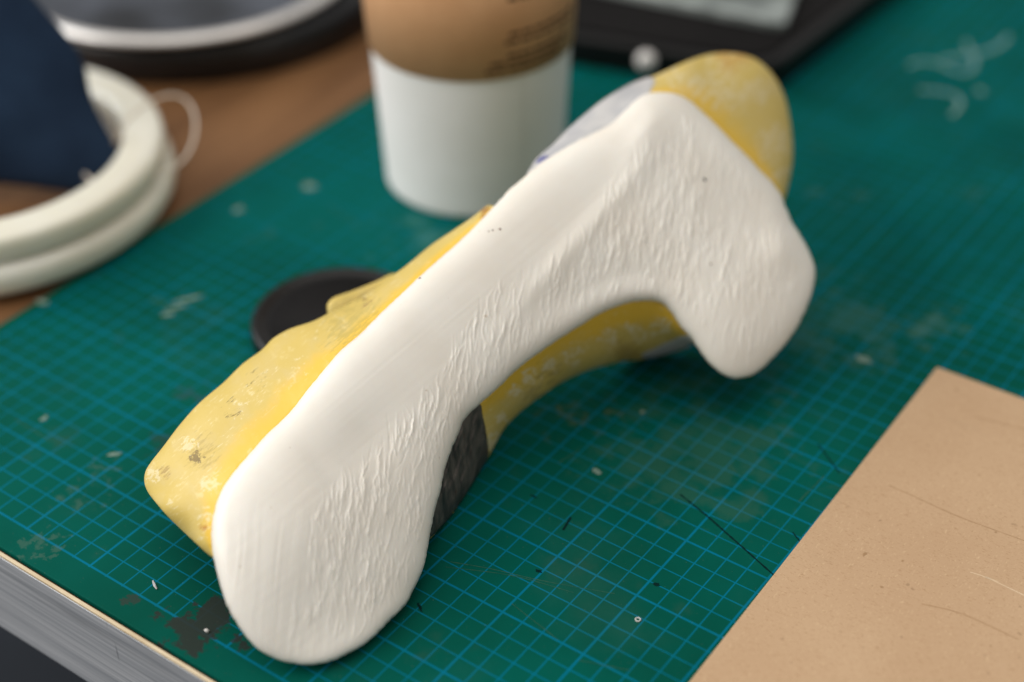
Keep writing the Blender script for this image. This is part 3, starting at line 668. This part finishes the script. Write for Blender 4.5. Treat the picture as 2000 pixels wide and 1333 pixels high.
# ------------------------------------------------------------------ black tray with a pale metal plate, bead
def rbox(P, r, z0, z1, n=8):
    """upright prism over a convex polygon with rounded corners"""
    P = [np.array(p, float) for p in P]; ring = []
    for i in range(len(P)):
        a, b, c = P[i-1], P[i], P[(i+1) % len(P)]; u = (a-b)/np.linalg.norm(a-b); v = (c-b)/np.linalg.norm(c-b)
        for t in np.linspace(0, 1, n):
            ring.append((1-t)**2*(b+u*r)+2*t*(1-t)*b+t*t*(b+v*r))
    m = len(ring); V = [(*p, z0) for p in ring]+[(*p, z1) for p in ring]
    F = [(i, (i+1) % m, m+(i+1) % m, m+i) for i in range(m)]+[tuple(range(m))[::-1], tuple(range(m, 2*m))]
    return V, F
c0 = on(1502, 192)[:2]; fl = on(1095, 124)[:2]; rr = on(1748, 0)[:2]
e1 = (fl-c0)/np.linalg.norm(fl-c0); e2 = (rr-c0)/np.linalg.norm(rr-c0)
quad = lambda in1, in2, L1, L2: [c0+e1*in1+e2*in2, c0+e1*in1+e2*L2, c0+e1*L1+e2*L2, c0+e1*L1+e2*in2]
tr = empty('black_tray', (*(c0+e1*6+e2*8), 0)); tag(tr, 'matte black tray with rounded corners at the back of the mat', 'tray')
ZT = 2.0
bevel(build('tray_base', *rbox(quad(0, 0, 24, 30), 2.2, 0.02, ZT), MT['blackp'], tr, smooth=False), .25, 3)
bevel(build('top_panel', *rbox(quad(1.0, 1.0, 23, 29), 1.6, ZT+.002, ZT+.15), MT['blackm'], tr, smooth=False), .06, 2)
s0 = on(1534, 46, ZT+.8)[:2]; s1 = on(1275, -8, ZT+.8)[:2]; s2 = on(1556, -14, ZT+.8)[:2]; f1 = (s1-s0)/np.linalg.norm(s1-s0); f2 = (s2-s0)/np.linalg.norm(s2-s0)
pq = [s0, s0+f2*12, s0+f1*16+f2*12, s0+f1*16]
pt = bevel(build('metal_plate', *rbox(pq, .5, ZT+.155, ZT+.8), MT['silver'], smooth=False), .12, 3)
tag(pt, 'pale shiny metal plate lying on the black tray', 'plate')
fn = np.array([e1[1], -e1[0], 0]); fn = fn*np.sign(fn @ np.array([CAM_C[0]-c0[0], CAM_C[1]-c0[1], 0]))
bp = at_depth(1262, 119, plane_depth(1262, 119, np.array([*c0, 0])+fn*.35, fn))
V, F = lathe([(.01, -.62)]+[(.62*math.cos(t), .62*math.sin(t)) for t in np.linspace(-1.45, 1.45, 18)]+[(.01, .62)], 32)
kb = build('knob', np.array(V)+bp, F, MT['bead'], tr); kb['label'] = 'round white knob on the front of the tray'

# ------------------------------------------------------------------ tan board
k0 = on(1830, 717, .28)[:2]; k1 = on(1345, 1333, .28)[:2]; k2 = on(2000, 779, .28)[:2]
d1 = (k1-k0)/np.linalg.norm(k1-k0); d2 = (k2-k0)/np.linalg.norm(k2-k0)
q = [k0, k0+d1*34, k0+d1*34+d2*30, k0+d2*30]
bdv = [(*p, .015) for p in q]+[(*p, .28) for p in q]
bo = build('board_sheet', bdv, [(0, 1, 2, 3)[::-1], (4, 5, 6, 7), (0, 1, 5, 4), (1, 2, 6, 5), (2, 3, 7, 6), (3, 0, 4, 7)], MT['board'], smooth=False)
tag(bo, 'flat tan fibreboard sheet with faint scratches on the right of the mat', 'board sheet'); bevel(bo, .03, 2)
for pts, m_ in [([(1735, 948), (1785, 970), (1850, 1000), (1905, 1022), (2010, 1060)], 'board_dark'), ([(1895, 1118), (1930, 1130), (2010, 1168)], 'board_pale'), ([(1925, 1127), (1950, 1137)], 'board_pale'), ([(1800, 1180), (1880, 1200), (1990, 1250)], 'board_dark'), ([(1905, 815), (2005, 840)], 'board_dark')]:
    sp = spline(np.array([on(a, b, .28)[:2] for a, b in pts]), False, .2); build('scratch', *ribbon(sp, .025+.035*rng.random(len(sp)), .285), MT[m_], bo, smooth=False)
for px, py, rx, ry in [(1690, 1082, .14, .08), (1763, 1096, .07, .05), (1945, 1040, .06, .05), (1722, 1147, .07, .06), (1912, 928, .05, .05), (1868, 760, .05, .08), (1935, 1262, .06, .05), (1790, 905, .05, .03)]:
    V, F = blot(px, py, rx, ry, rot=rng.uniform(0, 3)); c_ = on(px, py, .28)-on(px, py, 0); V = [(v[0]+c_[0], v[1]+c_[1], .286) for v in V]; build('speck', V, F, MT['board_dark'], bo, smooth=False)

# ------------------------------------------------------------------ crumbs on the mat
rg = on(1246, 1210, .04)
V, F = lathe([(.10+.024*math.cos(t), .03+.024*math.sin(t)) for t in np.linspace(0, 2*np.pi, 10, endpoint=False)], 28, True)
w_ = build('tiny_ring', np.array(V)+np.array([rg[0], rg[1], .0]), F, MT['bead'], loc=(rg[0], rg[1], 0)); tag(w_, 'tiny pale plastic ring lying on a grid square near the board', 'ring')
def crumb(name, px, py, sx, sy, sz, m, label, cat, rot=0.3):
    c = on(px, py, sz); V = []; n = 9
    for lay, zz, sc in ((0, .012, .8), (1, sz*1.1, 1.0), (2, sz*2, .55)):
        for i in range(n):
            t = 2*np.pi*i/n; r = sc*rng.uniform(.7, 1.1); a_, b_ = sx*r*math.cos(t), sy*r*math.sin(t)
            V.append((c[0]+a_*math.cos(rot)-b_*math.sin(rot), c[1]+a_*math.sin(rot)+b_*math.cos(rot), zz))
    F = [(l*n+i, l*n+(i+1) % n, (l+1)*n+(i+1) % n, (l+1)*n+i) for l in range(2) for i in range(n)]+[tuple(range(n))[::-1], tuple(range(2*n, 3*n))]
    return tag(build(name, V, F, m, loc=(c[0], c[1], 0), smooth=False), label, cat)
crumb('plastic_crumb', 403, 1232, .12, .08, .07, MT['bead'], 'tiny white crumb on the black stain by the mat edge', 'crumb')
crumb('plastic_shaving', 302, 1143, .30, .07, .05, MT['grey'], 'small grey shaving left of the white knuckle on the front grid row', 'shaving', -.5)
